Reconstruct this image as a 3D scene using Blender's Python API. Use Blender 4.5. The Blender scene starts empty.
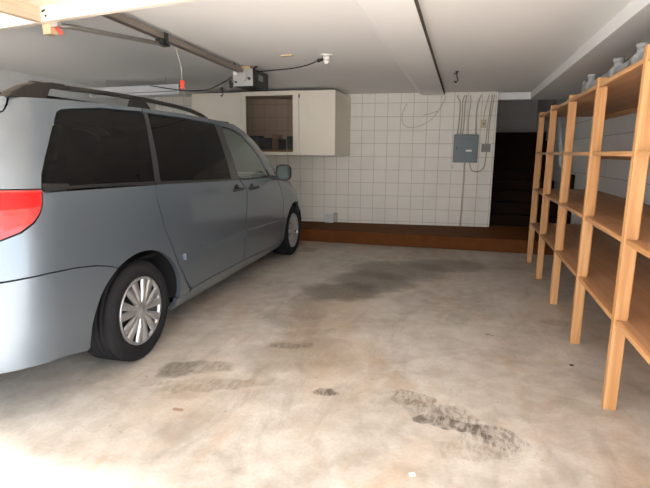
import bpy, bmesh, math, random
import numpy as np
from mathutils import Vector, Matrix
from mathutils.geometry import delaunay_2d_cdt
random.seed(7)
PI = math.pi
COL = bpy.context.scene.collection

# ------------------------------------------------------------------ helpers
def link(o, parent=None):
    COL.objects.link(o)
    if parent is not None: o.parent = parent
    return o

def tag(o, label=None, cat=None, group=None, kind=None):
    if label: o['label'] = label
    if cat: o['category'] = cat
    if group: o['group'] = group
    if kind: o['kind'] = kind
    return o

def empty(name, loc=(0, 0, 0), rz=0.0, label=None, cat=None, group=None):
    o = bpy.data.objects.new(name, None)
    o.empty_display_size = .1
    COL.objects.link(o)
    o.location = loc
    o.rotation_euler = (0, 0, rz)
    return tag(o, label, cat, group)

def mesh_obj(name, verts, faces, mat, parent=None, smooth=False, loc=None, rz=0.0):
    me = bpy.data.meshes.new(name)
    me.from_pydata([tuple(v) for v in verts], [], faces)
    me.update()
    if smooth:
        for p in me.polygons: p.use_smooth = True
    if mat: me.materials.append(mat)
    o = bpy.data.objects.new(name, me)
    link(o, parent)
    if loc: o.location = loc
    if rz: o.rotation_euler = (0, 0, rz)
    return o

class MB:
    """collects shapes into one bmesh"""
    def __init__(s): s.bm = bmesh.new()
    def box(s, x0, x1, y0, y1, z0, z1, bev=0.0, M=None):
        b = bmesh.new()
        bmesh.ops.create_cube(b, size=1)
        for v in b.verts:
            v.co = Vector(((x0+x1)/2 + v.co.x*(x1-x0), (y0+y1)/2 + v.co.y*(y1-y0), (z0+z1)/2 + v.co.z*(z1-z0)))
        if bev > 0:
            bmesh.ops.bevel(b, geom=list(b.edges), offset=bev, segments=2, profile=.7, affect='EDGES')
        s._add(b, M); return s
    def _add(s, b, M=None, smooth=False):
        if M is not None: bmesh.ops.transform(b, matrix=M, verts=b.verts)
        if smooth:
            for f in b.faces: f.smooth = True
        me = bpy.data.meshes.new('tmp'); b.to_mesh(me); b.free()
        s.bm.from_mesh(me); bpy.data.meshes.remove(me)
    def cyl(s, p0, p1, r, seg=16, r2=None, caps=True):
        p0 = Vector(p0); p1 = Vector(p1); d = p1-p0
        b = bmesh.new()
        bmesh.ops.create_cone(b, cap_ends=caps, segments=seg, radius1=r, radius2=r if r2 is None else r2, depth=d.length)
        for f in b.faces:
            if len(f.verts) == 4: f.smooth = True
        M = Matrix.Translation((p0+p1)/2) @ d.to_track_quat('Z', 'Y').to_matrix().to_4x4()
        s._add(b, M); return s
    def sphere(s, c, r, seg=16, sc=(1, 1, 1)):
        b = bmesh.new()
        bmesh.ops.create_uvsphere(b, u_segments=seg, v_segments=seg//2, radius=r)
        s._add(b, Matrix.Translation(c) @ Matrix.Diagonal((*sc, 1)), True); return s
    def tube(s, pts, r, seg=8, smooth_n=6):
        P = catmull([Vector(p) for p in pts], smooth_n) if smooth_n > 1 and len(pts) > 2 else [Vector(p) for p in pts]
        bm = s.bm; rings = []; up = None
        for i, p in enumerate(P):
            t = (P[min(i+1, len(P)-1)] - P[max(i-1, 0)]).normalized()
            if up is None:
                up = t.orthogonal().normalized()
            else:
                up = (up - t*up.dot(t)).normalized()
            sd = t.cross(up)
            rings.append([bm.verts.new(p + (up*math.cos(2*PI*k/seg) + sd*math.sin(2*PI*k/seg))*r) for k in range(seg)])
        for a, b in zip(rings, rings[1:]):
            for k in range(seg):
                f = bm.faces.new((a[k], a[(k+1) % seg], b[(k+1) % seg], b[k])); f.smooth = True
        bm.faces.new(rings[0][::-1]); bm.faces.new(rings[-1])
        return s
    def lathe(s, prof, seg=48, M=None):
        """prof: (radius, height) revolved about local X axis -> points (h, r cos, r sin)"""
        b = bmesh.new(); rings = []
        for r, h in prof:
            if r < 1e-6: rings.append([b.verts.new((h, 0, 0))])
            else: rings.append([b.verts.new((h, r*math.cos(2*PI*k/seg), r*math.sin(2*PI*k/seg))) for k in range(seg)])
        for A, B in zip(rings, rings[1:]):
            for k in range(seg):
                k2 = (k+1) % seg
                if len(A) == 1 and len(B) == 1: continue
                if len(A) == 1: b.faces.new((A[0], B[k], B[k2]))
                elif len(B) == 1: b.faces.new((A[k2], A[k], B[0]))
                else: b.faces.new((A[k2], A[k], B[k], B[k2]))
        bmesh.ops.recalc_face_normals(b, faces=b.faces)
        s._add(b, M, True); return s
    def prism(s, poly, axis, a, b_, bev=0.0, M=None):
        """extrude 2D polygon along axis ('x','y','z') between a and b_"""
        b = bmesh.new()
        def P(u, v, w):
            return {'x': (w, u, v), 'y': (u, w, v), 'z': (u, v, w)}[axis]
        A = [b.verts.new(P(u, v, a)) for u, v in poly]; B = [b.verts.new(P(u, v, b_)) for u, v in poly]
        n = len(poly)
        b.faces.new(A); b.faces.new(B[::-1])
        for i in range(n): b.faces.new((A[i], A[(i+1) % n], B[(i+1) % n], B[i]))
        bmesh.ops.recalc_face_normals(b, faces=b.faces)
        if bev > 0: bmesh.ops.bevel(b, geom=list(b.edges), offset=bev, segments=2, profile=.7, affect='EDGES')
        s._add(b, M); return s
    def build(s, name, mat, parent=None, loc=None, rz=0.0):
        me = bpy.data.meshes.new(name)
        s.bm.normal_update(); s.bm.to_mesh(me); s.bm.free()
        me.materials.append(mat)
        o = bpy.data.objects.new(name, me); link(o, parent)
        if loc: o.location = loc
        if rz: o.rotation_euler = (0, 0, rz)
        return o

def catmull(P, n):
    out = []
    Q = [P[0]*2-P[1]] + P + [P[-1]*2-P[-2]]
    for i in range(1, len(Q)-2):
        for k in range(n):
            t = k/n; a, b, c, d = Q[i-1], Q[i], Q[i+1], Q[i+2]
            out.append(.5*((2*b)+(c-a)*t+(2*a-5*b+4*c-d)*t*t+(3*b-a-3*c+d)*t**3))
    out.append(P[-1]); return out

# ------------------------------------------------------------------ materials
def new_mat(name):
    m = bpy.data.materials.new(name); m.use_nodes = True
    nt = m.node_tree; b = nt.nodes['Principled BSDF']
    return m, nt, b
def N(nt, t, **k):
    n = nt.nodes.new(t)
    for a, v in k.items():
        if a.startswith('i_'):
            key = a[2:]
            n.inputs[int(key) if key.isdigit() else key.replace('_', ' ')].default_value = v
        else: setattr(n, a, v)
    return n
def mixc(nt, fac, c1, c2, mode='MIX'):
    n = nt.nodes.new('ShaderNodeMix'); n.data_type = 'RGBA'; n.blend_type = mode
    for s, v in ((n.inputs[0], fac), (n.inputs[6], c1), (n.inputs[7], c2)):
        if isinstance(v, bpy.types.NodeSocket): nt.links.new(v, s)
        elif isinstance(v, (int, float)): s.default_value = v
        else: s.default_value = (*v, 1)
    return n.outputs[2]
def math_(nt, op, a, b=None, c=None, clamp=False):
    n = nt.nodes.new('ShaderNodeMath'); n.operation = op; n.use_clamp = clamp
    for i, v in enumerate((a, b, c)):
        if v is None: continue
        if isinstance(v, bpy.types.NodeSocket): nt.links.new(v, n.inputs[i])
        else: n.inputs[i].default_value = v
    return n.outputs[0]
def noise(nt, vec, scale, detail=4, rough=.55, dist=0):
    n = N(nt, 'ShaderNodeTexNoise'); n.inputs['Scale'].default_value = scale
    n.inputs['Detail'].default_value = detail; n.inputs['Roughness'].default_value = rough
    n.inputs['Distortion'].default_value = dist
    if vec is not None: nt.links.new(vec, n.inputs['Vector'])
    return n.outputs['Fac']
def ramp(nt, fac, lo, hi, a=0.0, b=1.0):
    n = N(nt, 'ShaderNodeMapRange'); n.interpolation_type = 'SMOOTHSTEP'
    nt.links.new(fac, n.inputs[0])
    n.inputs[1].default_value = lo; n.inputs[2].default_value = hi
    n.inputs[3].default_value = a; n.inputs[4].default_value = b
    return n.outputs[0]
def coords(nt, kind='Object', scale=(1, 1, 1), loc=(0, 0, 0), rot=(0, 0, 0)):
    t = N(nt, 'ShaderNodeTexCoord'); m = N(nt, 'ShaderNodeMapping')
    m.inputs['Scale'].default_value = scale; m.inputs['Location'].default_value = loc; m.inputs['Rotation'].default_value = rot
    nt.links.new(t.outputs[kind], m.inputs['Vector'])
    return m.outputs[0]
def bump(nt, b, h, strength=.2, dist=.01):
    n = N(nt, 'ShaderNodeBump'); n.inputs['Strength'].default_value = strength; n.inputs['Distance'].default_value = dist
    nt.links.new(h, n.inputs['Height']); nt.links.new(n.outputs[0], b.inputs['Normal'])

def plain(name, col, rough=.5, metal=0.0, var=.12, scale=12.0, coat=0.0, spec=None, bumps=0.0):
    """a base colour broken up by soft noise"""
    m, nt, b = new_mat(name)
    v = coords(nt); f = noise(nt, v, scale)
    c = mixc(nt, f, tuple(x*(1-var) for x in col), tuple(min(1, x*(1+var)) for x in col))
    nt.links.new(c, b.inputs['Base Color'])
    b.inputs['Roughness'].default_value = rough; b.inputs['Metallic'].default_value = metal
    b.inputs['Coat Weight'].default_value = coat
    if spec is not None: b.inputs['Specular IOR Level'].default_value = spec
    if bumps: bump(nt, b, noise(nt, v, scale*6), bumps, .004)
    return m

def mat_wood(name, light, dark, axis='z', rough=.55, scale=1.0):
    m, nt, b = new_mat(name)
    sc = {'x': (1.2, 26, 26), 'y': (26, 1.2, 26), 'z': (26, 26, 1.2)}[axis]
    v = coords(nt, 'Object', tuple(s*scale for s in sc))
    oi = N(nt, 'ShaderNodeObjectInfo')
    add = N(nt, 'ShaderNodeVectorMath', operation='ADD')
    cm = N(nt, 'ShaderNodeCombineXYZ'); r = math_(nt, 'MULTIPLY', oi.outputs['Random'], 40)
    for i in range(3): nt.links.new(r, cm.inputs[i])
    nt.links.new(v, add.inputs[0]); nt.links.new(cm.outputs[0], add.inputs[1])
    f = noise(nt, add.outputs[0], 1.0, 5, .6, 1.2)
    f2 = ramp(nt, f, .32, .72)
    c = mixc(nt, f2, dark, light)
    k = noise(nt, add.outputs[0], .35, 2)
    c = mixc(nt, ramp(nt, k, .62, .8, 0, .5), c, tuple(x*.6 for x in dark))
    nt.links.new(c, b.inputs['Base Color']); b.inputs['Roughness'].default_value = rough
    bump(nt, b, f, .12, .002)
    return m

# --- stained concrete floor
def mat_concrete():
    m, nt, b = new_mat('stained_concrete')
    t = N(nt, 'ShaderNodeTexCoord'); P = t.outputs['Object']
    n1 = noise(nt, P, 1.3, 6, .62, .6); n2 = noise(nt, P, 7, 6, .6, .3); n3 = noise(nt, P, 60, 3, .6)
    c = mixc(nt, ramp(nt, n1, .3, .7), (.34, .295, .25), (.56, .52, .475))
    c = mixc(nt, ramp(nt, n2, .3, .75, 0, .6), c, (.66, .63, .59))
    # rusty ochre tint in drifting patches
    sv = coords(nt, 'Object', (1.1, .55, 1), (3.1, 1.7, 0), (0, 0, .5))
    n4 = noise(nt, sv, 1.1, 5, .6, .8)
    c = mixc(nt, ramp(nt, n4, .46, .70, 0, .42), c, (.47, .31, .17))
    n4b = noise(nt, sv, 3.4, 5, .65, .5)
    c = mixc(nt, ramp(nt, n4b, .52, .72, 0, .42), c, (.42, .27, .15))
    # grey worn streaks
    sv2 = coords(nt, 'Object', (2.6, .8, 1), (0, 5, 0), (0, 0, -.9))
    n5 = noise(nt, sv2, 1.6, 6, .65, .6)
    c = mixc(nt, ramp(nt, n5, .50, .72, 0, .55), c, (.27, .235, .20))
    # small dark specks
    n6 = noise(nt, P, 26, 2, .5)
    c = mixc(nt, ramp(nt, n6, .73, .78, 0, .55), c, (.12, .10, .09))
    c = mixc(nt, ramp(nt, n3, .35, .7, 0, .18), c, (.25, .22, .19))
    sep = N(nt, 'ShaderNodeSeparateXYZ')
    wob = N(nt, 'ShaderNodeTexNoise'); wob.inputs['Scale'].default_value = 6; wob.inputs['Detail'].default_value = 5
    nt.links.new(P, wob.inputs['Vector'])
    wa = N(nt, 'ShaderNodeVectorMath', operation='MULTIPLY_ADD')
    nt.links.new(wob.outputs['Color'], wa.inputs[0]); wa.inputs[1].default_value = (.20, .20, 0)
    nt.links.new(P, wa.inputs[2]); nt.links.new(wa.outputs[0], sep.inputs[0])
    fine = noise(nt, coords(nt, 'Object', (1, .35, 1), rot=(0, 0, .25)), 38, 5, .7)
    def stain(c, x, y, rx, ry, rot, amt, col, soft=.5, grain=.0):
        x += .10; y += .10
        X = math_(nt, 'SUBTRACT', sep.outputs[0], x); Y = math_(nt, 'SUBTRACT', sep.outputs[1], y)
        ca, sa = math.cos(rot), math.sin(rot)
        U = math_(nt, 'ADD', math_(nt, 'MULTIPLY', X, ca/rx), math_(nt, 'MULTIPLY', Y, sa/rx))
        V = math_(nt, 'ADD', math_(nt, 'MULTIPLY', X, -sa/ry), math_(nt, 'MULTIPLY', Y, ca/ry))
        U4 = math_(nt, 'POWER', math_(nt, 'ABSOLUTE', U), 3); V4 = math_(nt, 'POWER', math_(nt, 'ABSOLUTE', V), 3)
        d = math_(nt, 'ADD', U4, V4)
        f = ramp(nt, d, 1.0+soft*1.2, 1.0-soft, 0, amt)
        if grain:
            g = ramp(nt, fine, .44, .58, 1-grain, 1)
            f = math_(nt, 'MULTIPLY', f, g)
        return mixc(nt, f, c, col)
    DK = (.085, .07, .055); GB = (.17, .145, .12); BR = (.22, .165, .11)
    for a in [
        # big soft oil stains mid floor
        (-1.05, 4.30, .34, .28, .4, .75, DK, .8, .1), (-.82, 4.78, .36, .40, .9, .72, DK, .8, .1),
        (-.62, 5.30, .50, .42, .2, .68, DK, .8, .1), (-.08, 5.72, .40, .3, .2, .62, DK, .8, .15),
        (-1.18, 3.75, .16, .3, .1, .35, GB, .8, .3), (-1.06, 2.93, .12, .055, .3, .72, DK, .6, .6),
        (-1.2, 3.4, .22, .16, .3, .35, GB, .8, .4), (-.98, 2.80, .34, .24, .5, .45, BR, .8, .2),
        # broom-scraped triple stain near the front
        (-.195, 2.43, .125, .09, -.15, .75, BR, .25, .7), (-.15, 2.33, .13, .06, -.5, .55, GB, .5, .6),
        (.035, 2.325, .12, .075, -.1, .72, GB, .25, .75), (.06, 2.215, .14, .055, -.15, .85, DK, .35, .55),
        (.20, 2.185, .15, .07, -.35, .62, DK, .5, .8), (.19, 2.08, .14, .07, -.4, .38, GB, .6, .8),
        (-.11, 2.23, .03, .03, 0, .8, DK, .5, .3), (.10, 2.02, .16, .06, .2, .35, BR, .6, .5),
        # left front stains
        (-.665, 2.345, .065, .04, .4, .85, DK, .45, .5), (-1.60, 2.38, .11, .10, .3, .68, DK, .6, .3),
        (-1.44, 2.46, .16, .09, .3, .55, GB, .6, .5), (-1.30, 2.25, .30, .05, .45, .60, BR, .7, .5),
        (-1.49, 2.24, .2, .03, .45, .40, BR, .7, .5), (-1.52, 2.52, .06, .03, .2, .5, GB, .6, .5),
        (-1.33, 1.99, .03, .022, 0, .7, (.28, .12, .06), .5, 0), (-1.95, 6.1, .12, .16, .2, .5, DK, .7, .4),
        (.78, 3.95, .12, .07, .1, .45, BR, .6, .4), (.7, 2.6, .16, .08, .1, .3, BR, .6, .3),
        (.35, 5.9, .6, .25, 0, .25, BR, .8, .3), (-1.0, 3.2, .18, .06, .6, .35, BR, .7, .4)]:
        c = stain(c, *a)
    nt.links.new(c, b.inputs['Base Color'])
    nt.links.new(ramp(nt, n1, .3, .7, .38, .6), b.inputs['Roughness'])
    b.inputs['Specular IOR Level'].default_value = .45
    bump(nt, b, math_(nt, 'ADD', n2, math_(nt, 'MULTIPLY', n3, .5)), .18, .006)
    return m

def mat_tiles(name, col, mortar, w, h, x0, z0, msize=.006, var=.1, axes='xz', offset=0.0):
    m, nt, b = new_mat(name)
    t = N(nt, 'ShaderNodeTexCoord'); s = N(nt, 'ShaderNodeSeparateXYZ'); nt.links.new(t.outputs['Object'], s.inputs[0])
    cm = N(nt, 'ShaderNodeCombineXYZ')
    nt.links.new(math_(nt, 'SUBTRACT', s.outputs['XYZ'.index(axes[0].upper())], x0), cm.inputs[0])
    nt.links.new(math_(nt, 'SUBTRACT', s.outputs[2], z0), cm.inputs[1])
    br = N(nt, 'ShaderNodeTexBrick'); br.offset = offset; br.squash = 1
    br.inputs['Scale'].default_value = 1; br.inputs['Mortar Size'].default_value = msize/2; br.inputs['Mortar Smooth'].default_value = .35
    br.inputs['Brick Width'].default_value = w; br.inputs['Row Height'].default_value = h; br.inputs['Bias'].default_value = 0
    br.inputs['Color1'].default_value = (*[x*(1-var) for x in col], 1); br.inputs['Color2'].default_value = (*[min(1, x*(1+var*.5)) for x in col], 1)
    br.inputs['Mortar'].default_value = (*mortar, 1)
    nt.links.new(cm.outputs[0], br.inputs['Vector'])
    g = noise(nt, t.outputs['Object'], 2.2, 5, .6)
    c = mixc(nt, ramp(nt, g, .45, .75, 0, .22), br.outputs['Color'], tuple(x*.68 for x in col))
    g2 = noise(nt, t.outputs['Object'], 30, 4, .6)
    c = mixc(nt, ramp(nt, g2, .55, .8, 0, .25), c, tuple(x*.75 for x in col))
    nt.links.new(c, b.inputs['Base Color']); b.inputs['Roughness'].default_value = .5
    inv = math_(nt, 'SUBTRACT', 1, br.outputs['Fac'])
    bump(nt, b, math_(nt, 'ADD', inv, math_(nt, 'MULTIPLY', g2, .25)), .6, .004)
    return m

def mat_paint():
    m, nt, b = new_mat('blue_grey_car_paint')
    v = coords(nt); f = noise(nt, v, 900, 1)
    c = mixc(nt, f, (.105, .140, .178), (.175, .212, .255))
    nt.links.new(c, b.inputs['Base Color'])
    b.inputs['Metallic'].default_value = .6; b.inputs['Roughness'].default_value = .40
    b.inputs['Coat Weight'].default_value = .9; b.inputs['Coat Roughness'].default_value = .04
    return m

def mat_glass(name, tint, trans, ior=1.45, dust=.5):
    m, nt, b = new_mat(name)
    nt.nodes.remove(b)
    out = nt.nodes['Material Output']
    tr = N(nt, 'ShaderNodeBsdfTransparent'); tr.inputs[0].default_value = (*[x*trans for x in tint], 1)
    gl = N(nt, 'ShaderNodeBsdfGlossy'); gl.inputs['Roughness'].default_value = .015; gl.inputs[0].default_value = (.9, .95, .93, 1)
    fr = N(nt, 'ShaderNodeFresnel'); fr.inputs[0].default_value = ior
    mx = N(nt, 'ShaderNodeMixShader')
    nt.links.new(fr.outputs[0], mx.inputs[0]); nt.links.new(tr.outputs[0], mx.inputs[1]); nt.links.new(gl.outputs[0], mx.inputs[2])
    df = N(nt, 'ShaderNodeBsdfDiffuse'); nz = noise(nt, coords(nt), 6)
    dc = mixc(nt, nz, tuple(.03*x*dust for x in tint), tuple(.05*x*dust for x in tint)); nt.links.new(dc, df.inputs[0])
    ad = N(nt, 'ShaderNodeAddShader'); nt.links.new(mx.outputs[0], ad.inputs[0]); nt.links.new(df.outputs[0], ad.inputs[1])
    nt.links.new(ad.outputs[0], out.inputs[0])
    return m

M = dict(
    concrete=mat_concrete(),
    ceiling=plain('white_ceiling_paint', (.88, .88, .88), .85, var=.03, scale=3, bumps=.15),
    trimwhite=plain('white_trim_paint', (.88, .88, .88), .6, var=.04, scale=5),
    tiles=mat_tiles('cream_painted_tiles', (.84, .81, .745), (.50, .455, .39), .199, .204, .233, .222, .0075, .025),
    siding=mat_tiles('grey_painted_block', (.80, .80, .78), (.36, .36, .35), 1.6, .222, .3, .17, .008, .08, 'yz', .5),
    grey=plain('grey_plaster', (.80, .78, .75), .8, var=.12, scale=3),
    step=plain('brown_painted_step', (.13, .045, .012), .8, var=.3, scale=9, bumps=.2, spec=.15),
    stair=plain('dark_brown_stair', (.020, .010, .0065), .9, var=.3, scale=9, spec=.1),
    pine=mat_wood('pine_lumber', (.64, .355, .155), (.47, .225, .08), 'z'),
    pine_y=mat_wood('pine_lumber_edge', (.66, .37, .165), (.48, .23, .085), 'y'),
    board=mat_wood('brown_shelf_board', (.50, .29, .16), (.38, .20, .10), 'y', .5, .5),
    cabinet=plain('cream_cabinet_paint', (.85, .79, .68), .5, var=.04, scale=6),
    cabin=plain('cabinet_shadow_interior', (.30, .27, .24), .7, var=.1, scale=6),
    cabwood=plain('bare_cabinet_edge', (.42, .27, .17), .6, var=.2, scale=20),
    door=mat_wood('painted_garage_door', (.88, .80, .70), (.82, .72, .60), 'x', .6),
    doorrib=mat_wood('bare_door_frame_lumber', (.70, .56, .43), (.58, .44, .32), 'y', .6),
    galv=plain('galvanised_steel', (.46, .44, .42), .42, .7, var=.15, scale=14),
    railmet=plain('brown_grey_steel_rail', (.30, .265, .23), .45, .6, var=.12, scale=10),
    black=plain('black_plastic', (.015, .015, .016), .45, var=.2),
    darkmet=plain('dark_metal', (.05, .048, .045), .5, .5, var=.2),
    silver=plain('silver_hubcap', (.44, .45, .47), .28, .75, var=.06, scale=30),
    chrome=plain('chrome', (.75, .75, .77), .12, 1.0, var=.03),
    tyre=plain('tyre_rubber', (.014, .014, .016), .85, var=.25, scale=30, spec=.2),
    paint=mat_paint(),
    pillar=plain('dark_pillar_plastic', (.022, .024, .027), .3, var=.2, coat=.3),
    chromedark=plain('dark_chrome', (.10, .105, .115), .22, .9, var=.1),
    pane=mat_glass('smoked_cabinet_pane', (1, .93, .88), .8, 1.06),
    trimblack=plain('black_window_trim', (.012, .012, .013), .35, var=.2),
    railblack=plain('roof_rail_plastic', (.016, .014, .0135), .5, var=.2, scale=20),
    inner=plain('car_underbody_black', (.008, .008, .009), .8, var=.2),
    seat=plain('car_seat_fabric', (.10, .10, .10), .9, var=.2, scale=30),
    glassdark=mat_glass('privacy_glass', (.9, .88, .9), .05, 1.25, .12),
    glassclear=mat_glass('front_door_glass', (.80, .95, .86), .75, 1.5, 3.2),  # strong green diffuse paints pale reflected and seen-through light into the glass
    lamp_red=plain('red_lamp_plastic', (.50, .003, .005), .28, var=.08, scale=40, coat=.0, spec=.3),
    lamp_dark=plain('deep_red_lamp_plastic', (.30, .006, .010), .18, var=.1, scale=40, coat=.6),
    lamp_bright=plain('reflector_red_plastic', (.80, .03, .03), .2, var=.2, scale=160, spec=.4),
    lamp_clear=plain('clear_headlamp', (.7, .72, .74), .1, .3, var=.1, scale=30, coat=.8),
    panel=plain('grey_panel_enamel', (.155, .185, .20), .45, .1, var=.05, scale=8),
    boxgrey=plain('grey_junction_metal', (.22, .21, .195), .5, .3, var=.15, scale=20),
    white=plain('white_plastic', (.80, .79, .76), .4, var=.03),
    cream=plain('aged_cream_plastic', (.60, .50, .33), .5, var=.08),
    wire=plain('painted_grey_cable', (.48, .44, .38), .6, var=.15, scale=20),
    wirewhite=plain('cream_painted_cable', (.62, .56, .46), .6, var=.1, scale=20),
    cordblack=plain('black_rubber_cord', (.02, .02, .02), .6, var=.2),
    red=plain('red_plastic', (.85, .06, .03), .4, var=.1),
    tube=plain('fluorescent_fixture_white', (.66, .67, .68), .35, var=.04),
    pvc=plain('grey_pvc', (.27, .28, .29), .45, var=.08),
    blockwood=plain('small_wood_block', (.62, .44, .27), .6, var=.12, scale=30),
    blue=plain('dark_blue_cardboard', (.045, .075, .12), .7, var=.3, scale=12),
    teal=plain('dark_teal_cardboard', (.05, .10, .11), .7, var=.3, scale=12),
    khaki=plain('dull_brown_cardboard', (.22, .17, .13), .7, var=.2, scale=12),
    paperwhite=plain('white_paper', (.85, .84, .82), .7, var=.05),
    leaf=plain('dry_leaf_brown', (.10, .07, .05), .8, var=.3, scale=30),
    mirror=plain('mirror_glass_green', (.075, .10, .085), .12, .5, var=.02),
    dirtgap=plain('dark_stained_crack', (.10, .085, .075), .9, var=.5, scale=18),
)

# ------------------------------------------------------------------ world, camera, lights
sc = bpy.context.scene
sc.view_settings.view_transform = 'Standard'; sc.view_settings.look = 'None'
sc.view_settings.exposure = 0.34; sc.view_settings.gamma = 1.0; sc.view_settings.use_curve_mapping = False
w = bpy.data.worlds.new('daylight'); sc.world = w; w.use_nodes = True
bg = w.node_tree.nodes['Background']
bg.inputs[0].default_value = (.93, .97, 1.0, 1); bg.inputs[1].default_value = 4.0

F = 480.0; CAM_H = 1.30
cam = bpy.data.cameras.new('camera'); co = bpy.data.objects.new('camera', cam); COL.objects.link(co)
cam.sensor_width = 36; cam.lens = 36*F/650; cam.clip_start = .02; cam.clip_end = 200
d = Vector((463.-325, 153.5-244, F)).normalized()
hz = Vector((math.cos(math.radians(.35)), math.sin(math.radians(.35)), 0))
down = d.cross(hz).normalized(); Xr = down.cross(d)
rows = [Xr, d, -down]                       # world axes in (right, down, forward) coordinates
right = Vector([r[0] for r in rows]); dn = Vector([r[1] for r in rows]); fw = Vector([r[2] for r in rows])
mw = Matrix.Identity(4)
for i in range(3):
    mw[i][0] = right[i]; mw[i][1] = -dn[i]; mw[i][2] = -fw[i]
mw[2][3] = CAM_H
co.matrix_world = mw
sc.camera = co

sun = bpy.data.lights.new('sun', 'SUN'); sun.energy = 27; sun.angle = math.radians(14); sun.color = (1, .985, .97)
so = bpy.data.objects.new('sun', sun); COL.objects.link(so)
sd = Vector((.12, .50, -1.0)).normalized()   # travelling direction: from behind the viewer, steep
so.rotation_euler = sd.to_track_quat('-Z', 'Y').to_euler()

# ------------------------------------------------------------------ room shell
CEIL = 2.2
WY = lambda x: 7.75 + .089*x               # back wall runs very slightly askew
WANG = math.atan(.089)
def struct(mb, name, mat, **k): return tag(mb.build(name, mat, **k), kind='structure')
struct(MB().box(-9, 7, -9, 12.2, -.15, 0), 'floor', M['concrete'])
struct(MB().box(-5.25, 1.65, 1.15, 7.95, CEIL, CEIL+.15), 'ceiling', M['ceiling'])
# back wall, built in its own frame (local x runs along it)
struct(MB().box(-5.3, .455, 0, .2, 0, CEIL), 'wall_back', M['tiles'], loc=(0, 7.75, 0), rz=WANG)
struct(MB().box(-5.25, -5.05, .8, 8, 0, CEIL+.15), 'wall_left', M['ceiling'])
struct(MB().box(1.5, 1.65, .8, 12, 0, 2.9), 'wall_right', M['siding'])
struct(MB().box(-5.25, -4.75, .95, 1.15, 0, CEIL+.15).box(1.32, 1.5, .95, 1.15, 0, CEIL+.15)
       .box(-4.75, 1.32, .95, 1.15, CEIL, CEIL+.15), 'wall_front', M['trimwhite'])
# dropped soffit along the right wall and over the stair opening
struct(MB().box(.917, 1.5, 1.15, 7.95, 2.10, CEIL-.001).box(.465, 1.5, 7.951, 8.1, 2.10, 3.0), 'ceiling_soffit', M['trimwhite'])
# boxed beam running front to back
struct(MB().prism([(-.70, CEIL), (-.32, CEIL), (-.32, 2.155), (-.64, 2.165)], 'y', 1.2, 7.69), 'ceiling_beam', M['ceiling'])
struct(MB().box(-.319, -.312, 1.2, 7.70, 2.158, CEIL), 'trim_1', M['dirtgap'])  # dark strip paints the shade of the beam's right face along with its staining
# stair enclosure
struct(MB().box(.3, 1.5, 11.6, 11.75, 0, 2.9), 'wall_stair_end', M['grey'])
struct(MB().box(.25, .455, 8.02, 11.6, 0, 2.9).box(.25, .464, 7.85, 8.1, 2.2, 3.0), 'wall_stair_left', M['grey'])
struct(MB().box(.3, 1.65, 7.95, 11.75, 2.9, 3.0), 'ceiling_stair', M['grey'])
# brown step in front of back wall
struct(MB().box(-5.05, 1.5, 6.72, 7.22, 0, .18, .008).box(-5.05, 1.5, 7.2, 8.05, 0, .179), 'floor_raised_step', M['step'])
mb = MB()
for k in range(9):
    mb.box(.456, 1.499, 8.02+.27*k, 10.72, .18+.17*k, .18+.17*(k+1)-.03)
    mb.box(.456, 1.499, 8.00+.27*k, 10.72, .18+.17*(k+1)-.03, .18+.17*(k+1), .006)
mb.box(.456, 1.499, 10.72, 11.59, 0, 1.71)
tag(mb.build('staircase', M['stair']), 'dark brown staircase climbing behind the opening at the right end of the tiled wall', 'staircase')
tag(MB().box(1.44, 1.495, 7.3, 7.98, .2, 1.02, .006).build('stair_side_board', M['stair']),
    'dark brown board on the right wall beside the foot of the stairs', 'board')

def wp(x, z, off=0.0):
    """point on the back wall face, off metres in front of it"""
    n = Vector((math.sin(WANG), -math.cos(WANG), 0))
    return Vector((x, WY(x), z)) + n*off

# ------------------------------------------------------------------ storage shelving
def shelving():
    t = empty('storage_shelving', (.8, 4, 0), 0, 'long pine shelving with four brown board shelves along the right wall', 'shelving')
    P = []
    ys = [1.72, 2.6, 3.515, 4.45, 5.35, 6.19]; xs = [.765, .775, .795, .81, .815, .825]
    SZ = (.485, .895, 1.315, 1.74)
    def loc(v): return v
    for i, (x, y) in enumerate(zip(xs, ys)):
        o = MB().box(-.8+x, -.8+x+.060, y-4, y-4+.04, 0, 1.775 if i != 1 else 1.79, .003).build('post', M['pine'], t)
        if i == 0 or i == 5: pass
        # short cleats standing behind the post between shelves, carrying each board
        for a, b in ((SZ[0], SZ[1]-.022), (SZ[1], SZ[2]-.022)):
            MB().box(x-.8+.010, x-.8+.076, y-4+.041, y-4+.079, a+.001, b, .003).build('cleat', M['pine'], t)
    for z in SZ:
        bx = MB().prism([(-.01, -2.32), (.028, 2.235), (.694, 2.235), (.694, -2.32)], 'z', z-.02, z).build('shelf', M['board'], t)
        # thin pale front strip between the posts
        mbs = MB()
        for i in range(5):
            xa, xb = xs[i]-.8+.01, xs[i+1]-.8+.01
            ya, yb = ys[i]+.042-4, ys[i+1]-.002-4
            mbs.prism([(xa-.002, ya), (xb-.002, yb), (xb+.016, yb), (xa+.016, ya)], 'z', z-.024, z+.001)
        mbs.build('front_edge', M['pine_y'], bx)
    for z in SZ:
        MB().box(.66, .694, -2.3, 2.2, z-.065, z-.021, .002).build('wall_ledger', M['pine_y'], t)
    return t
shelving()

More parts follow.
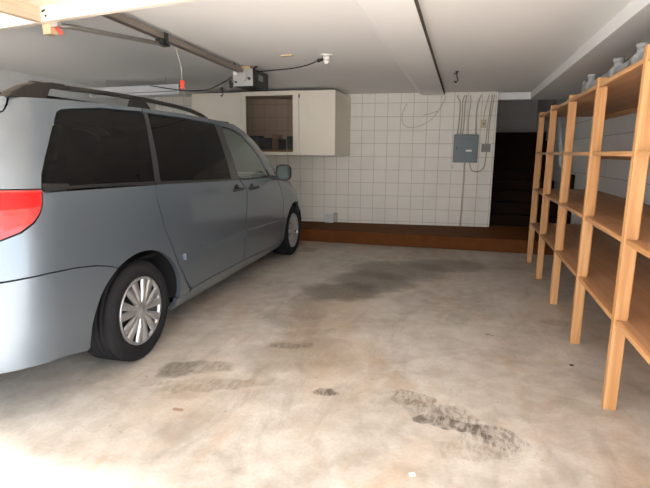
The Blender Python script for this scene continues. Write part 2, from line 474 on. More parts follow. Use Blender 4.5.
# pipes lying on top of the shelves
def pipes():
    t = empty('plastic_pipe', (.895, 3.7, 1.745), 0, 'grey plastic pipe with upright tees lying along the top shelf under the ceiling', 'pipe')
    MB().tube([(0, -1.5, .05), (.0, 0, .05), (.02, .60, .05)], .036, 14, 3).build('pipe', M['pvc'], t)
    for dy in (-.62, -.2, .45):
        m = MB().cyl((0, dy-.05, .05), (0, dy+.05, .05), .048, 16).cyl((0, dy, .06), (.0, dy, .135), .026, 14).cyl((.0, dy, .115), (.0, dy, .138), .031, 14)
        m.build('tee_fitting', M['pvc'], t)
pipes()
tag(MB().tube([(1.05, 2.4, 1.83), (1.07, 3.1, 1.85), (1.04, 3.8, 1.84), (1.07, 4.5, 1.83)], .085, 10, 5).build('black_bundle', M['black']),
    'black rolled bundle lying on the top shelf behind the grey plastic pipe', 'bundle')
tag(MB().tube([(.90, 4.40, 1.757), (.90, 4.41, 1.85), (.92, 4.47, 1.87), (.92, 4.53, 1.80), (.93, 4.62, 1.757)], .014, 8, 5).build('bent_pipe', M['pvc']),
    'thin grey bent pipe hooked over on the top shelf beyond the long pipe', 'pipe')
tag(MB().tube([(1.48, 9.3, 2.35), (1.48, 8.6, 1.6), (1.48, 8.35, 1.12)], .022, 10, 1).box(1.455, 1.5, 8.15, 8.55, 1.08, 1.13, .004).build('stair_handrail', M['grey']),
    'grey sloping handrail on the right wall by the stairs', 'handrail')

# ------------------------------------------------------------------ hanging cabinet
def cabinet():
    X1, X0 = -1.73, -3.95
    yf, yb = 6.63, None
    zb, zt = 1.262, 2.155
    t = empty('wall_cabinet', (-2.6, 7.3, zb), 0, 'cream wall cabinet with one open bay hanging above the minivan bonnet', 'cabinet')
    L = lambda x, y, z: (x+2.6, y-7.3, z-zb)
    def bx(x0, x1, y0, y1, z0, z1, bev=.002):
        a = L(x0, y0, z0); b = L(x1, y1, z1)
        return (a[0], b[0], a[1], b[1], a[2], b[2], bev)
    yw = lambda x: WY(x)-.004
    sp = lambda x0, x1, y0: [(x0+2.6, y0-7.3), (x1+2.6, y0-7.3), (x1+2.6, yw(x1)-7.3), (x0+2.6, yw(x0)-7.3)]
    MB().prism(sp(X1-.018, X1, yf+.018), 'z', .0, zt-zb-.02).build('side_panel', M['cabinet'], t)
    MB().prism(sp(X0, X0+.018, yf+.018), 'z', .0, zt-zb).build('side_panel', M['cabinet'], t)
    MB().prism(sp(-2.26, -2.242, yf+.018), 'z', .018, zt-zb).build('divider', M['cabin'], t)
    MB().box(*bx(-3.074, -2.353, yf+.010, yf+.013, zb+.046, zt-.061, 0)).build('tinted_pane', M['pane'], t)  # added sheet that darkens the bay, standing in for its deep shade
    MB().prism(sp(X0+.018, X1-.018, yf+.018), 'z', .002, .018).build('bottom_panel', M['cabinet'], t)
    MB().prism(sp(X0+.018, X1-.018, yf+.018), 'z', zt-zb-.018, zt-zb-.002).build('top_panel', M['cabinet'], t)
    f = MB()   # face frame around the open bay
    f.box(*bx(-3.14, -3.075, yf, yf+.018, zb, zt)).box(*bx(-2.352, -2.262, yf, yf+.018, zb, zt))
    f.box(*bx(-3.075, -2.352, yf, yf+.018, zt-.06, zt)).box(*bx(-3.075, -2.352, yf, yf+.018, zb, zb+.045))
    f.build('face_frame', M['cabinet'], t)
    MB().box(*bx(-3.075, -2.352, yf+.02, yf+.30, zb+.047, zb+.075)).build('shelf', M['cabwood'], t)
    MB().box(*bx(-2.257, X1, yf-.002, yf+.016, zb+.002, zt-.01)).build('door', M['cabinet'], t)
    MB().box(*bx(X0, -3.145, yf-.002, yf+.016, zb+.002, zt-.01)).build('door', M['cabinet'], t)
    MB().box(*bx(-2.262, -2.245, yf-.006, yf+.0, zt-.10, zt-.05, .001)).build('hinge', M['darkmet'], t)
    # goods on the bottom shelf of the open bay
    it = [(-3.06, -2.90, .20, 'teal', 'dark teal box at the left end of the open cabinet bay'),
          (-2.895, -2.70, .17, 'blue', 'dark blue box second from the left in the open cabinet bay'),
          (-2.69, -2.60, .21, 'khaki', 'narrow brown box standing in the middle of the open cabinet bay'),
          (-2.595, -2.47, .15, 'blue', 'small blue box just right of the brown box in the cabinet bay'),
          (-2.465, -2.36, .19, 'teal', 'dark teal box at the right end of the open cabinet bay')]
    for x0, x1, h, m, lab in it:
        o = empty('storage_box', ((x0+x1)/2, yf+.15, zb+.0765), 0, lab, 'box', 'boxes in the open cabinet bay')
        wv = (x1-x0)/2-.002
        MB().box(-wv, wv, -.1, .1, 0, h*.72, .002).build('body', M[m], o)
        MB().box(-wv-.001, wv+.001, -.102, .102, h*.72, h, .002).build('lid', M[m if m != 'khaki' else 'cabwood'], o)
    tag(MB().tube([(-2.44, 6.60, 2.09), (-2.45, 6.61, 1.7), (-2.43, 6.60, 1.35), (-2.42, 6.61, 1.10)], .003, 6, 5).build('hanging_string', M['wire']),
        'thin grey string hanging down across the open cabinet bay', 'string')
cabinet()

# ------------------------------------------------------------------ electrical things on back wall
def on_wall(name, x, z, label, cat, group=None):
    p = wp(x, z); o = empty(name, p, WANG, label, cat, group); return o
t = on_wall('breaker_panel', .03, 1.165, 'grey electrical breaker panel with closed door on the cream tiled wall', 'electrical panel')
MB().box(-.178, .178, -.075, -.001, 0, .415, .004).build('enclosure', M['panel'], t)
dr = MB().box(-.145, .145, -.086, -.0755, .035, .355, .004).build('door', M['panel'], t)
MB().box(.0, .085, -.0885, -.0865, .165, .19, .0005).build('paper_label', M['paperwhite'], dr)
MB().box(-.142, -.132, -.093, -.0865, .20, .24, .001).build('latch', M['darkmet'], dr)
t = on_wall('wall_outlet', -.155, 1.04, 'small white outlet just below the left corner of the grey breaker panel', 'outlet')
MB().box(-.03, .03, -.012, -.001, 0, .115, .003).build('cover_plate', M['white'], t)
MB().box(-.014, .014, -.0135, -.0125, .035, .05, .0004).box(-.014, .014, -.0135, -.0125, .068, .083, .0004).build('socket', M['wire'], t)
t = on_wall('junction_box', .325, 1.325, 'small grey metal junction box right of the breaker panel', 'junction box')
MB().box(-.062, .062, -.05, -.001, 0, .115, .004).build('enclosure', M['boxgrey'], t)
MB().box(-.04, .04, -.055, -.0505, .02, .09, .002).build('cover', M['boxgrey'], t)
t = on_wall('switch_plate', .27, 1.68, 'aged cream switch plate high on the tiled wall above the junction box', 'switch')
MB().box(-.042, .042, -.014, -.001, 0, .12, .003).build('cover_plate', M['cream'], t)
MB().box(-.012, .0, -.02, -.0145, .045, .075, .001).box(.012, .022, -.02, -.0145, .045, .075, .001).build('toggle', M['boxgrey'], t)
t = on_wall('vent_box', -2.035, .183, 'small pale grey box sitting on the brown step against the tiled wall', 'box')
MB().box(-.075, .06, -.12, -.001, 0, .125, .006).build('body', M['tube'], t)
MB().box(.062, .115, -.10, -.001, .01, .155, .005).build('side_housing', M['wire'], t)

def cable(name, pts, r, mat, label, cat='cable', group=None, n=6):
    return tag(MB().tube(pts, r, 8, n).build(name, mat), label, cat, group)
wires = [([(-.135, 2.15), (-.118, 2.10), (-.088, 2.05), (-.085, 1.85), (-.104, 1.585)], 'leftmost grey cable dropping from the ceiling into the breaker panel'),
         ([(-.03, 2.15), (-.055, 2.05), (-.048, 1.85), (-.06, 1.585)], 'second cable from the left dropping into the breaker panel'),
         ([(-.0, 2.15), (-.018, 2.0), (-.014, 1.8), (-.025, 1.585)], 'third cable from the left dropping into the breaker panel'),
         ([(.055, 2.15), (.062, 2.0), (.045, 1.8), (.05, 1.585)], 'fourth cable from the left dropping into the breaker panel'),
         ([(.205, 2.15), (.17, 2.05), (.155, 1.85), (.165, 1.585)], 'rightmost bowed cable dropping into the breaker panel')]
for i, (pt, lab) in enumerate(wires):
    cable('electrical_cable', [wp(x, z, .055 if z > 2.05 else .05) for x, z in pt], .0075 if i in (0, 4) else .006, M['wire'], lab, group='cables above the breaker panel')
cable('electrical_cable', [wp(x, z, .055 if z > 2.05 else .012) for x, z in [(.32, 2.15), (.30, 2.05), (.275, 1.9), (.272, 1.802)]], .005, M['wire'], 'short cable from the ceiling down to the cream switch plate', group='cables above the junction box')
cable('electrical_cable', [wp(x, z, .055 if z > 2.05 else .035) for x, z in [(.36, 2.15), (.345, 1.9), (.325, 1.7), (.315, 1.445)]], .006, M['wire'], 'grey cable from the ceiling into the left of the junction box top', group='cables above the junction box')
cable('electrical_cable', [wp(x, z, .055 if z > 2.05 else .035) for x, z in [(.395, 2.15), (.375, 1.95), (.35, 1.7), (.348, 1.445)]], .006, M['wire'], 'grey cable from the ceiling into the right of the junction box top', group='cables above the junction box')
cable('electrical_cable', [wp(x, z, .03) for x, z in [(.10, 1.16), (.12, 1.08), (.165, 1.035), (.24, 1.03), (.31, 1.09), (.33, 1.2), (.335, 1.32)]], .007, M['wire'], 'cable looping from the bottom of the breaker panel up to the junction box')
cable('conduit', [wp(.03, 1.16, .02), wp(.028, .7, .02), wp(.025, .19, .02)], .0125, M['wirewhite'], 'cream painted conduit running from the breaker panel down to the brown step', 'conduit', n=1)
cable('loose_cable', [wp(x, z, .05 if z > 2 else .012) for x, z in [(-.30, 2.14), (-.335, 2.04), (-.456, 1.85), (-.60, 1.74), (-.70, 1.70), (-.82, 1.69), (-.89, 1.72), (-.935, 1.80), (-.925, 1.92), (-.868, 2.035)]], .005, M['wirewhite'], 'loose thin cream cable looped on the tiled wall left of the beam')
cable('loose_cable', [wp(x, z, .012) for x, z in [(-.62, 1.87), (-.50, 1.90), (-.40, 1.93)]], .005, M['wirewhite'], 'short piece of cream cable crossing the loop on the tiled wall', n=3)

# ------------------------------------------------------------------ ceiling things
def ceiling_hook(x, y, lab):
    t = empty('ceiling_hook', (x, y, CEIL), 0, lab, 'hook', 'hooks in the ceiling')
    MB().cyl((0, 0, -.012), (0, 0, 0), .018, 12).build('base_plate', M['darkmet'], t)
    MB().tube([(0, 0, -.01), (0, 0, -.05), (.012, 0, -.09), (-.008, 0, -.12), (-.022, 0, -.10)], .007, 8, 5).build('hook', M['darkmet'], t)
    MB().tube([(0, 0, -.01), (-.02, 0, -.03), (-.03, 0, -.015)], .006, 8, 5).build('prong', M['darkmet'], t)
ceiling_hook(-.115, 5.8, 'black double hook in the ceiling right of the beam')
ceiling_hook(-3.34, 6.43, 'black double hook in the ceiling left of the opener motor')
tag(MB().box(-1.70, -1.59, 4.47, 4.505, 2.188, CEIL, .002).build('wood_chip_strip', M['blockwood']),
    'small bare wood strip on the ceiling between the opener and the white socket', 'wood strip')
t = empty('ceiling_socket', (-1.28, 4.56, CEIL), 0, 'white round ceiling socket with a black plug in its side', 'socket')
MB().cyl((0, 0, -.015), (0, 0, -.0005), .06, 24).build('base', M['white'], t)
MB().cyl((0, 0, -.05), (0, 0, -.016), .028, 20, .034).cyl((0, 0, -.085), (.0, 0, -.051), .020, 16, .03).build('holder', M['white'], t)
t = empty('power_cord', (-1.33, 4.56, 2.16), 0, 'black power cord sagging from the white ceiling socket to the opener motor', 'cord')
MB().cyl((-.035, 0, -.012), (.022, 0, 0), .016, 12, .012).build('plug', M['black'], t)
MB().tube([(-.035, 0, -.012), (-.15, .03, -.04), (-.35, .12, -.05), (-.60, .26, -.035), (-.87, .45, -.012)], .006, 8, 6).build('cord', M['cordblack'], t)

# garage door opener
def opener():
    t = empty('garage_door_opener', (-2.28, 4.9, 2.0), 0, 'ceiling garage door opener with grey box motor and long steel rail', 'garage door opener')
    L = lambda p: (p[0]+2.28, p[1]-4.9, p[2]-2.0)
    # motor head
    MB().box(-.11, .11, -.02, .40, -.015, .165, .006).build('motor_cover', M['black'], t)
    fp = MB().box(-.112, .112, -.034, -.021, -.012, .163, .004).build('face_plate', M['galv'], t)
    MB().box(-.105, -.06, -.05, -.035, .10, .15, .004).build('lamp_holder', M['white'], fp)
    MB().cyl((.0, -.05, .085), (.0, -.035, .085), .05, 24).build('drive_sprocket', M['galv'], fp)
    MB().cyl((.075, -.055, .06), (.075, -.035, .06), .014, 12).build('screw', M['darkmet'], fp)
    MB().cyl((-.08, -.045, .03), (-.08, -.035, .03), .012, 10).build('screw', M['darkmet'], fp)
    MB().cyl((-.115, .02, .03), (-.155, -.02, -.01), .02, 12).cyl((-.155, -.02, -.02), (-.155, -.02, .05), .012, 10).build('connector', M['darkmet'], t)
    MB().box(.1115, .1125, .12, .24, .06, .12).build('side_sticker', M['pvc'], t)
    MB().box(-.04, .06, .02, .10, .166, .199, .003).build('mounting_block', M['blockwood'], t)
    MB().prism([(.07, .165), (.085, .165), (.13, .198), (.11, .198)], 'y', .04, .08).build('hanger_bracket', M['darkmet'], t)
    # rail
    a = Vector(L((-2.11, 1.3, 2.158))); b = Vector(L((-2.30, 4.88, 2.148)))
    dv = (b-a); ln = dv.length; R = Matrix.Translation(a) @ dv.to_track_quat('Y', 'Z').to_matrix().to_4x4()
    MB().box(-.028, .028, 0, ln, .010, .014, M=R).box(-.028, -.024, 0, ln, -.024, .010, M=R).box(.024, .028, 0, ln, -.024, .010, M=R).box(-.028, -.008, 0, ln, -.028, -.024, M=R).box(.008, .028, 0, ln, -.028, -.024, M=R).build('rail', M['railmet'], t)
    tr = MB().box(-.03, .03, 2.0, 2.11, -.07, -.029, .008, R).box(-.036, -.029, 2.02, 2.09, -.05, .0, .002, R).box(.029, .035, 2.03, 2.08, -.05, .02, .002, R).build('trolley', M['black'], t)
    c = R @ Vector((0, 2.04, -.06))
    e = Vector(L((-2.38, 2.50, 2.035)))
    MB().tube([e, e.lerp(c, .12)+Vector((0, 0, .008)), c], .015, 10, 1).build('door_arm', M['galv'], t)
    # wire from opener running left
    MB().tube([(-.13, -.02, .09), (-.21, -.03, .04), (-.33, .0, .0), (-.50, .05, -.03), (-.8, .1, -.02), (-1.3, .2, .06)], .006, 8, 6).build('wire', M['cordblack'], t)
    MB().tube([(-.02, -.2, .19), (-.06, -.06, .185), (-.1, .03, .175), (-.05, .1, .17)], .005, 6, 5).build('wire', M['cordblack'], t)
    return R
Ropn = opener()
kx, ky = -2.20, 3.56
t = empty('release_handle', (kx, ky, 1.84), 0, 'red release handle hanging on a thin cord from the opener trolley', 'handle')
MB().cyl((0, 0, -.03), (0, 0, .02), .014, 14, .02).sphere((0, 0, -.03), .017).build('knob', M['red'], t)
MB().tube([(0, 0, .02), (.003, -.01, .12), (-.012, -.03, .22), (-.008, -.05, .255)], .003, 6, 5).build('cord', M['wire'], t)

# fluorescent shop light
t = empty('shop_light', (-4.0, 5.40, 2.04), math.radians(-3), 'white hanging fluorescent shop light above the minivan roof', 'light fixture')
MB().prism([(-.075, -.02), (.075, -.02), (.05, .06), (-.05, .06)], 'x', -.66, .66, .003).build('reflector', M['tube'], t)
for s in (-1, 1):
    MB().cyl((-.65, .034*s, -.04), (.65, .034*s, -.04), .019, 12).build('tube', M['tube'], t)
for s in (-.45, .45):
    MB().cyl((s, 0, .06), (s, 0, .1595), .002, 6).build('hanger_wire', M['wire'], t)
for sx in (-1, 1):
    MB().box(sx*.665-.012, sx*.665+.012, -.07, .07, -.062, .055, .004).build('end_cap', M['white'], t)

# ------------------------------------------------------------------ one-piece garage door, open overhead
def garage_door():
    yaw = math.atan(-.0857)
    t = empty('garage_door', (-2.0, 2.404, 2.0387), 0, 'white painted wood garage door standing open overhead at the front', 'garage door')
    t.rotation_euler = (0, -math.atan(.0242), yaw)
    H = .082
    W0, W1 = -2.55, 3.15
    def rot(b): return b
    MB().box(W0, W1, -.04, 0, 0, H, .002).build('top_rail', M['door'], t)
    MB().box(W0, W1, -2.20, -2.16, 0, H, .002).build('bottom_rail', M['door'], t)
    MB().box(W0, W1, -2.2, 0, H+.0005, H+.013, .001).build('panel', M['door'], t)
    for x in (W0, -1.42, -.415, .75, 1.9, W1-.04):
        MB().box(x, x+.04, -2.159, -.041, 0, H, .002).build('rib', M['doorrib'], t)
    MB().cyl((-.355, -.0445, .055), (-.355, -.0405, .055), .007, 10).cyl((-.335, -.0445, .028), (-.335, -.0405, .028), .007, 10)\
        .cyl((-.34, -.0445, .058), (-.34, -.0405, .058), .006, 10).build('bolt', M['darkmet'], t)
    MB().box(-.42, -.36, .001, .05, -.055, .03, .003).build('wood_block', M['blockwood'], t)
    MB().box(-.36, -.30, .001, .03, -.02, .02, .003).build('arm_bracket', M['galv'], t)
garage_door()
tag(MB().prism([(-2.375, 2.03), (-2.355, 2.03), (-2.30, 1.985), (-2.318, 1.97)], 'y', 2.47, 2.473).build('pull_ribbon', M['red']),
    'short red ribbon hanging from the edge of the open garage door', 'ribbon')

# ------------------------------------------------------------------ litter on the floor
tag(MB().box(-.012, .012, -.008, .008, 0, .006, .001).build('paper_scrap', M['paperwhite'], loc=(-.127, 1.795, 0.0), rz=.4), 'tiny white paper scrap on the concrete below the scraped stain', 'litter')
tag(MB().tube([(0, 0, .002), (.02, .01, .004), (.035, -.005, .002)], .002, 6, 4).tube([(.045, 0, .002), (.055, .006, .003)], .002, 6, 1).build('dry_twig', M['leaf'], loc=(.235, 3.51, 0)), 'small dark curled twig on the bare floor in front of the shelving', 'litter')
tag(MB().box(-.012, .012, -.01, .01, 0, .004, .001).build('dry_leaf', M['leaf'], loc=(.73, 3.13, 0), rz=.7), 'small dark leaf bit on the floor between the first two shelf posts', 'litter')

# ------------------------------------------------------------------ MINIVAN
# surface of the body: for each height an outline in plan (x right, y forward, origin on the ground under the rear axle)
TAB = [ # z, half width, y rear, rear corner length, y front, front corner length
 (.14, .86, -.93, .30, 3.95, .95), (.22, .935, -.99, .36, 4.08, 1.0), (.32, .958, -1.02, .40, 4.16, 1.02), (.45, .972, -1.03, .42, 4.2, 1.02),
 (.70, .98, -1.03, .42, 4.18, 1.02), (.80, .978, -1.02, .42, 4.10, 1.02), (.90, .972, -1.00, .42, 3.88, .98), (.95, .968, -.99, .42, 3.70, .92),
 (1.0, .960, -.98, .42, 3.45, .80), (1.05, .950, -.965, .42, 3.12, .52), (1.10, .935, -.955, .42, 3.03, .50), (1.24, .894, -.925, .42, 2.87, .46), (1.41, .838, -.875, .42, 2.62, .43),
 (1.50, .808, -.84, .42, 2.42, .42), (1.55, .787, -.82, .42, 2.28, .42), (1.60, .765, -.79, .42, 2.05, .42), (1.68, .70, -.70, .42, 1.7, .42)]
TA = np.array(TAB)
from functools import lru_cache
@lru_cache(maxsize=None)
def outline(zk):
    z = zk/2000.0
    wd, y0, Lr, y1, Lf = [float(np.interp(z, TA[:, 0], TA[:, i])) for i in range(1, 6)]
    yr, yf = y0+Lr, y1-Lf
    ws = lambda y: wd - .010*((y-1.2)/2.0)**2
    ph = np.linspace(0, 1, 60); ph = (ph*PI/2)
    nr, nf = 2.9, 2.5
    # rear corner : from side to centre
    xr = ws(yr)*np.cos(ph)**(2/nr); yy = yr - Lr*np.sin(ph)**(2/nr); xr[-1] = 0
    xf = ws(yf)*np.cos(ph)**(2/nf); yyf = yf + Lf*np.sin(ph)**(2/nf); xf[-1] = 0
    ar = yr - np.concatenate([[0], np.cumsum(np.hypot(np.diff(xr), np.diff(yy)))])
    af = yf + np.concatenate([[0], np.cumsum(np.hypot(np.diff(xf), np.diff(yyf)))])
    ys = np.linspace(yr, yf, 24)[1:-1]
    A = np.concatenate([ar[::-1], ys, af]); X = np.concatenate([xr[::-1], ws(ys), xf]); Y = np.concatenate([yy[::-1], ys, yyf])
    return A, X, Y
def S0(a, z):
    zk = z*2000; k0 = math.floor(zk); f = zk-k0
    A, X, Y = outline(k0); x0 = np.interp(a, A, X); y0 = np.interp(a, A, Y)
    if f > 1e-6:
        A, X, Y = outline(k0+1); x0 = x0*(1-f)+np.interp(a, A, X)*f; y0 = y0*(1-f)+np.interp(a, A, Y)*f
    return Vector((x0, y0, z))
def A_end(z, front):
    A = outline(int(round(z*2000)))[0]
    return float(A[-1] if front else A[0])
def Nrm(a, z):
    h = .012; hz_ = .012
    da = S0(a+h, z)-S0(a-h, z); dz = S0(a, z+hz_)-S0(a, z-hz_)
    if da.length < 1e-7: da = Vector((-1, 0, 0)) if a > 0 else Vector((1, 0, 0))
    n = da.cross(dz)
    return n.normalized() if n.length > 1e-9 else Vector((1, 0, 0))
def S(a, z, off=0.0):
    p = S0(a, z)
    if off:
        n = Nrm(a, z)
        if p.x < 1e-4: n.x = 0; n.normalize()
        p = p + n*off
    return p

def resample(poly, step):
    out = []; n = len(poly)
    for i in range(n):
        a = poly[i]; b = poly[(i+1) % n]; L = math.hypot(b[0]-a[0], b[1]-a[1]); k = max(1, int(math.ceil(L/step)))
        for j in range(k): out.append((a[0]+(b[0]-a[0])*j/k, a[1]+(b[1]-a[1])*j/k))
    return out
def inside(p, poly):
    x, y = p; c = False; n = len(poly); j = n-1
    for i in range(n):
        xi, yi = poly[i]; xj, yj = poly[j]
        if (yi > y) != (yj > y) and x < (xj-xi)*(y-yi)/(yj-yi)+xi: c = not c
        j = i
    return c

def patch(name, poly, mat, parent, step=.045, off=0.0, rim=.012, side=1, mirror=False, sz=1.0, shrink=0.0):
    """skin panel: a polygon in (a, z) laid on the body surface with its folded-in rim.  sz scales z for the point spacing"""
    bpts = resample([(a, z*sz) for a, z in poly], step)
    n = len(bpts); B = np.array(bpts)
    xs = np.arange(B[:, 0].min(), B[:, 0].max(), step); zs = np.arange(B[:, 1].min(), B[:, 1].max(), step)
    pts = [Vector(p) for p in bpts]
    for i, x in enumerate(xs):
        for j, z in enumerate(zs):
            q = (x+step*.5+(step*.25 if j % 2 else -step*.25), z+step*.5)
            if inside(q, bpts) and np.min((B[:, 0]-q[0])**2+(B[:, 1]-q[1])**2) > (step*.45)**2: pts.append(Vector(q))
    V, E, Fc, *_ = delaunay_2d_cdt(pts, [(i, (i+1) % n) for i in range(n)], [], 1, 1e-6)
    P3 = [S(v.x, v.y/sz, off) for v in V]
    verts = list(P3); faces = [list(f) for f in Fc]
    nf = len(faces)
    # orient outward
    if faces:
        f = faces[len(faces)//2]; nn = (P3[f[1]]-P3[f[0]]).cross(P3[f[2]]-P3[f[0]])
        c = sum((V[i] for i in f), Vector((0, 0)))/3
        if nn.dot(Nrm(c.x, c.y/sz)) < 0: faces = [g[::-1] for g in faces]
    flat = []
    if rim:
        base = len(verts)
        ring = [bp for bp in bpts]
        for a, z in ring: verts.append(S(a, z/sz, off))
        for a, z in ring: verts.append(S(a, z/sz, off-rim))
        for i in range(n):
            j = (i+1) % n
            if mirror and abs(verts[base+i].x) < .004 and abs(verts[base+j].x) < .004: continue
            faces.append([base+i, base+j, base+n+j, base+n+i]); flat.append(len(faces)-1)
    if mirror:
        m = len(verts); nfc = len(faces)
        verts += [Vector((-v.x, v.y, v.z)) for v in verts]
        for k in range(nfc):
            faces.append([i+m for i in faces[k]][::-1])
            if k in flat: flat.append(len(faces)-1)
    if side < 0:
        verts = [Vector((-v.x, v.y, v.z)) for v in verts]; faces = [f[::-1] for f in faces]
    o = mesh_obj(name, verts, faces, mat, parent)
    fl = set(flat)
    for i, p in enumerate(o.data.polygons): p.use_smooth = i not in fl
    if mirror or True:
        bm = bmesh.new(); bm.from_mesh(o.data)
        if mirror:
            cv = [v for v in bm.verts if abs(v.co.x) < .0015]
            bmesh.ops.remove_doubles(bm, verts=cv, dist=.001)
        bm.to_mesh(o.data); bm.free()
    return o

def arc(cy, cz, r, a0, a1, n=14, rz=None):
    rz = rz or r
    return [(cy+r*math.cos(math.radians(a0+(a1-a0)*i/(n-1))), cz+rz*math.sin(math.radians(a0+(a1-a0)*i/(n-1)))) for i in range(n)]

YAW = math.radians(2.5)
OX, OY = -1.86-.98*math.cos(YAW), 2.47-.98*math.sin(YAW)
van = empty('minivan', (OX, OY, 0), YAW, 'blue grey minivan with roof rails parked facing the tiled wall', 'car')
RW, FW = (0.0, .305), (3.29, .305)    # axle centres (y, z)
RA, FA = .462, .40                     # arch radii
PT = M['paint']
def g(pl, d): return pl
# windows (y, z) outlines
QW = [(-.644, 1.128), (-.615, 1.188), (-.569, 1.257), (-.474, 1.378), (-.378, 1.490), (-.343, 1.507), (-.312, 1.512), (-.031, 1.542), (.365, 1.553), (.395, 1.540), (.385, 1.48), (.350, 1.376), (.297, 1.213), (.262, 1.108)]
SW = [(.335, 1.108), (.392, 1.30), (.442, 1.50), (.453, 1.535), (.475, 1.546), (.871, 1.550), (1.40, 1.538), (1.435, 1.52), (1.445, 1.40), (1.440, 1.231), (1.425, 1.068)]
FWN = [(1.605, 1.057), (1.60, 1.247), (1.575, 1.43), (1.58, 1.50), (1.62, 1.515), (1.76, 1.512), (1.93, 1.468), (2.14, 1.35), (2.29, 1.21), (2.39, 1.075), (2.40, 1.042)]
arch_r = arc(RW[0], RW[1], RA, 119.5, -6, 22, .392)       # from bumper line over the wheel to the sill
arch_rb = arc(RW[0], RW[1], RA, 128, 186, 12, .392)
def RZ(a): return float(np.interp(a, [-.8, -.6, -.42, 0, .43, .9, 1.4, 1.87], [1.548, 1.550, 1.562, 1.577, 1.586, 1.591, 1.582, 1.563]))
def roofline(a0, a1, n=8): return [(a0+(a1-a0)*i/(n-1), RZ(a0+(a1-a0)*i/(n-1))) for i in range(n)]
for side in (1, -1):
    k = dict(side=side)
    q = arch_r[::-1] + [(-.235, .655), (-.309, .680), (-.411, .706), (-.553, .726), (-.707, .738), (-.819, .736), (-.93, .729), (-1.165, .727), (-1.165, .895),
              (-.98, .895), (-.881, .905), (-.795, .934), (-.731, .974), (-.694, 1.013), (-.670, 1.052), (-.646, 1.112), (-.650, 1.127), (-.9, 1.134), (-1.165, 1.138), (-.99, 1.30), (-.80, 1.42), (-.668, 1.477), (-.634, 1.514), (-.612, 1.549)] \
              + roofline(-.6, .402, 9) + [(.388, 1.562), (.37, 1.563), (-.033, 1.551), (-.312, 1.520), (-.35, 1.514), (-.386, 1.497), (-.482, 1.382), (-.577, 1.260), (-.624, 1.19), (-.6505, 1.120), (-.640, 1.106),
              (.250, 1.086), (.222, .992), (.268, .802), (.410, .539), (.53, .37), (.60, .285), (.60, .262)]
    patch('quarter_panel', q, PT, van, rim=.03, **k)
    patch('sliding_door', [(.240, 1.04), (.234, .992), (.280, .802), (.422, .543), (.542, .376), (.61, .303), (.65, .288), (1.0, .297), (1.628, .289), (1.636, .48), (1.658, .716), (1.70, .90), (1.695, .96), (1.60, 1.03), (1.57, 1.048), (1.43, 1.052), (.9, 1.072), (.262, 1.086)], PT, van, rim=.02, **k)
    patch('front_door', [(1.646, .288), (2.3, .268), (2.68, .262), (2.765, .275), (2.79, .36), (2.797, .52), (2.79, .76), (2.70, .92), (2.62, 1.0), (2.55, 1.028), (2.40, 1.030), (1.615, 1.044), (1.614, 1.035), (1.711, .965), (1.717, .90), (1.675, .716), (1.653, .48)], PT, van, rim=.02, **k)
    patch('rocker_panel', [(.44, .165), (.437, .255), (.62, .255), (.66, .277), (1.0, .286), (1.63, .278), (2.3, .257), (2.77, .252), (2.88, .25), (2.885, .165)], PT, van, off=-.004, rim=.03, **k)
    ar_f = arc(FW[0], FW[1], FA, 188, 40, 20, .385)
    patch('front_fender', [(2.782, .262)] + ar_f + [(3.72, .62), (3.9, .72), (3.9, .80), (3.6, .87), (3.2, .955), (2.95, 1.0), (2.64, 1.035), (2.625, 1.012), (2.71, .93), (2.803, .76), (2.81, .52), (2.803, .36)], PT, van, rim=.03, **k)
    patch('headlamp', [(3.76, .625), (3.95, .64), (4.5, .66), (4.55, .76), (4.2, .80), (3.93, .795), (3.92, .71)], M['lamp_clear'], van, off=-.003, **k)
    # pillars and window surrounds
    patch('center_pillar', [(1.432, 1.052), (1.447, 1.231), (1.452, 1.40), (1.443, 1.53), (1.42, 1.56), (1.60, 1.535), (1.572, 1.50), (1.568, 1.43), (1.592, 1.247), (1.598, 1.05)], M['pillar'], van, off=-.002, **k)
    patch('rear_door_pillar', [(.266, 1.104), (.303, 1.213), (.356, 1.376), (.391, 1.48), (.402, 1.545), (.395, 1.558), (.46, 1.56), (.448, 1.54), (.436, 1.50), (.386, 1.30), (.329, 1.106)], M['pillar'], van, off=-.002, **k)
    patch('roof_side', [(.41, 1.560), (.90, 1.559), (1.40, 1.549), (1.60, 1.527), (1.76, 1.522), (1.94, 1.478), (2.15, 1.358), (2.30, 1.216), (2.41, 1.045), (2.60, 1.04), (2.565, 1.12), (2.47, 1.26), (2.30, 1.405), (2.06, 1.515), (1.87, 1.562)] + roofline(1.80, .415, 9), PT, van, rim=.02, **k)
    # glass
    patch('quarter_window', QW, M['glassdark'], van, off=-.004, rim=.004, **k)
    patch('sliding_door_window', SW, M['glassdark'], van, off=-.006, rim=.004, **k)
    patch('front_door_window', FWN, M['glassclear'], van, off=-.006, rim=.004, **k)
    # black strips under the windows
    patch('belt_molding', [(.27, 1.088), (.27, 1.110), (1.42, 1.068), (2.40, 1.044), (2.40, 1.031), (1.6, 1.046)], M['trimblack'], van, off=.002, **k)
    patch('slide_rail_cover', [(-.640, 1.112), (-.640, 1.130), (-.3, 1.126), (.258, 1.110), (.252, 1.091), (-.3, 1.110)], M['trimblack'], van, off=.003, **k)
    patch('rail_end_cap', [(-.642, 1.108), (-.642, 1.146), (-.49, 1.138), (-.485, 1.110)], M['trimblack'], van, off=.009, **k)
    # side mouldings
    patch('body_side_molding', [(.50, .535), (.50, .585), (1.636, .568), (1.640, .518)], PT, van, off=.02, rim=.022, **k)
    patch('body_side_molding', [(1.668, .518), (1.672, .568), (2.77, .535), (2.775, .49)], PT, van, off=.02, rim=.022, **k)
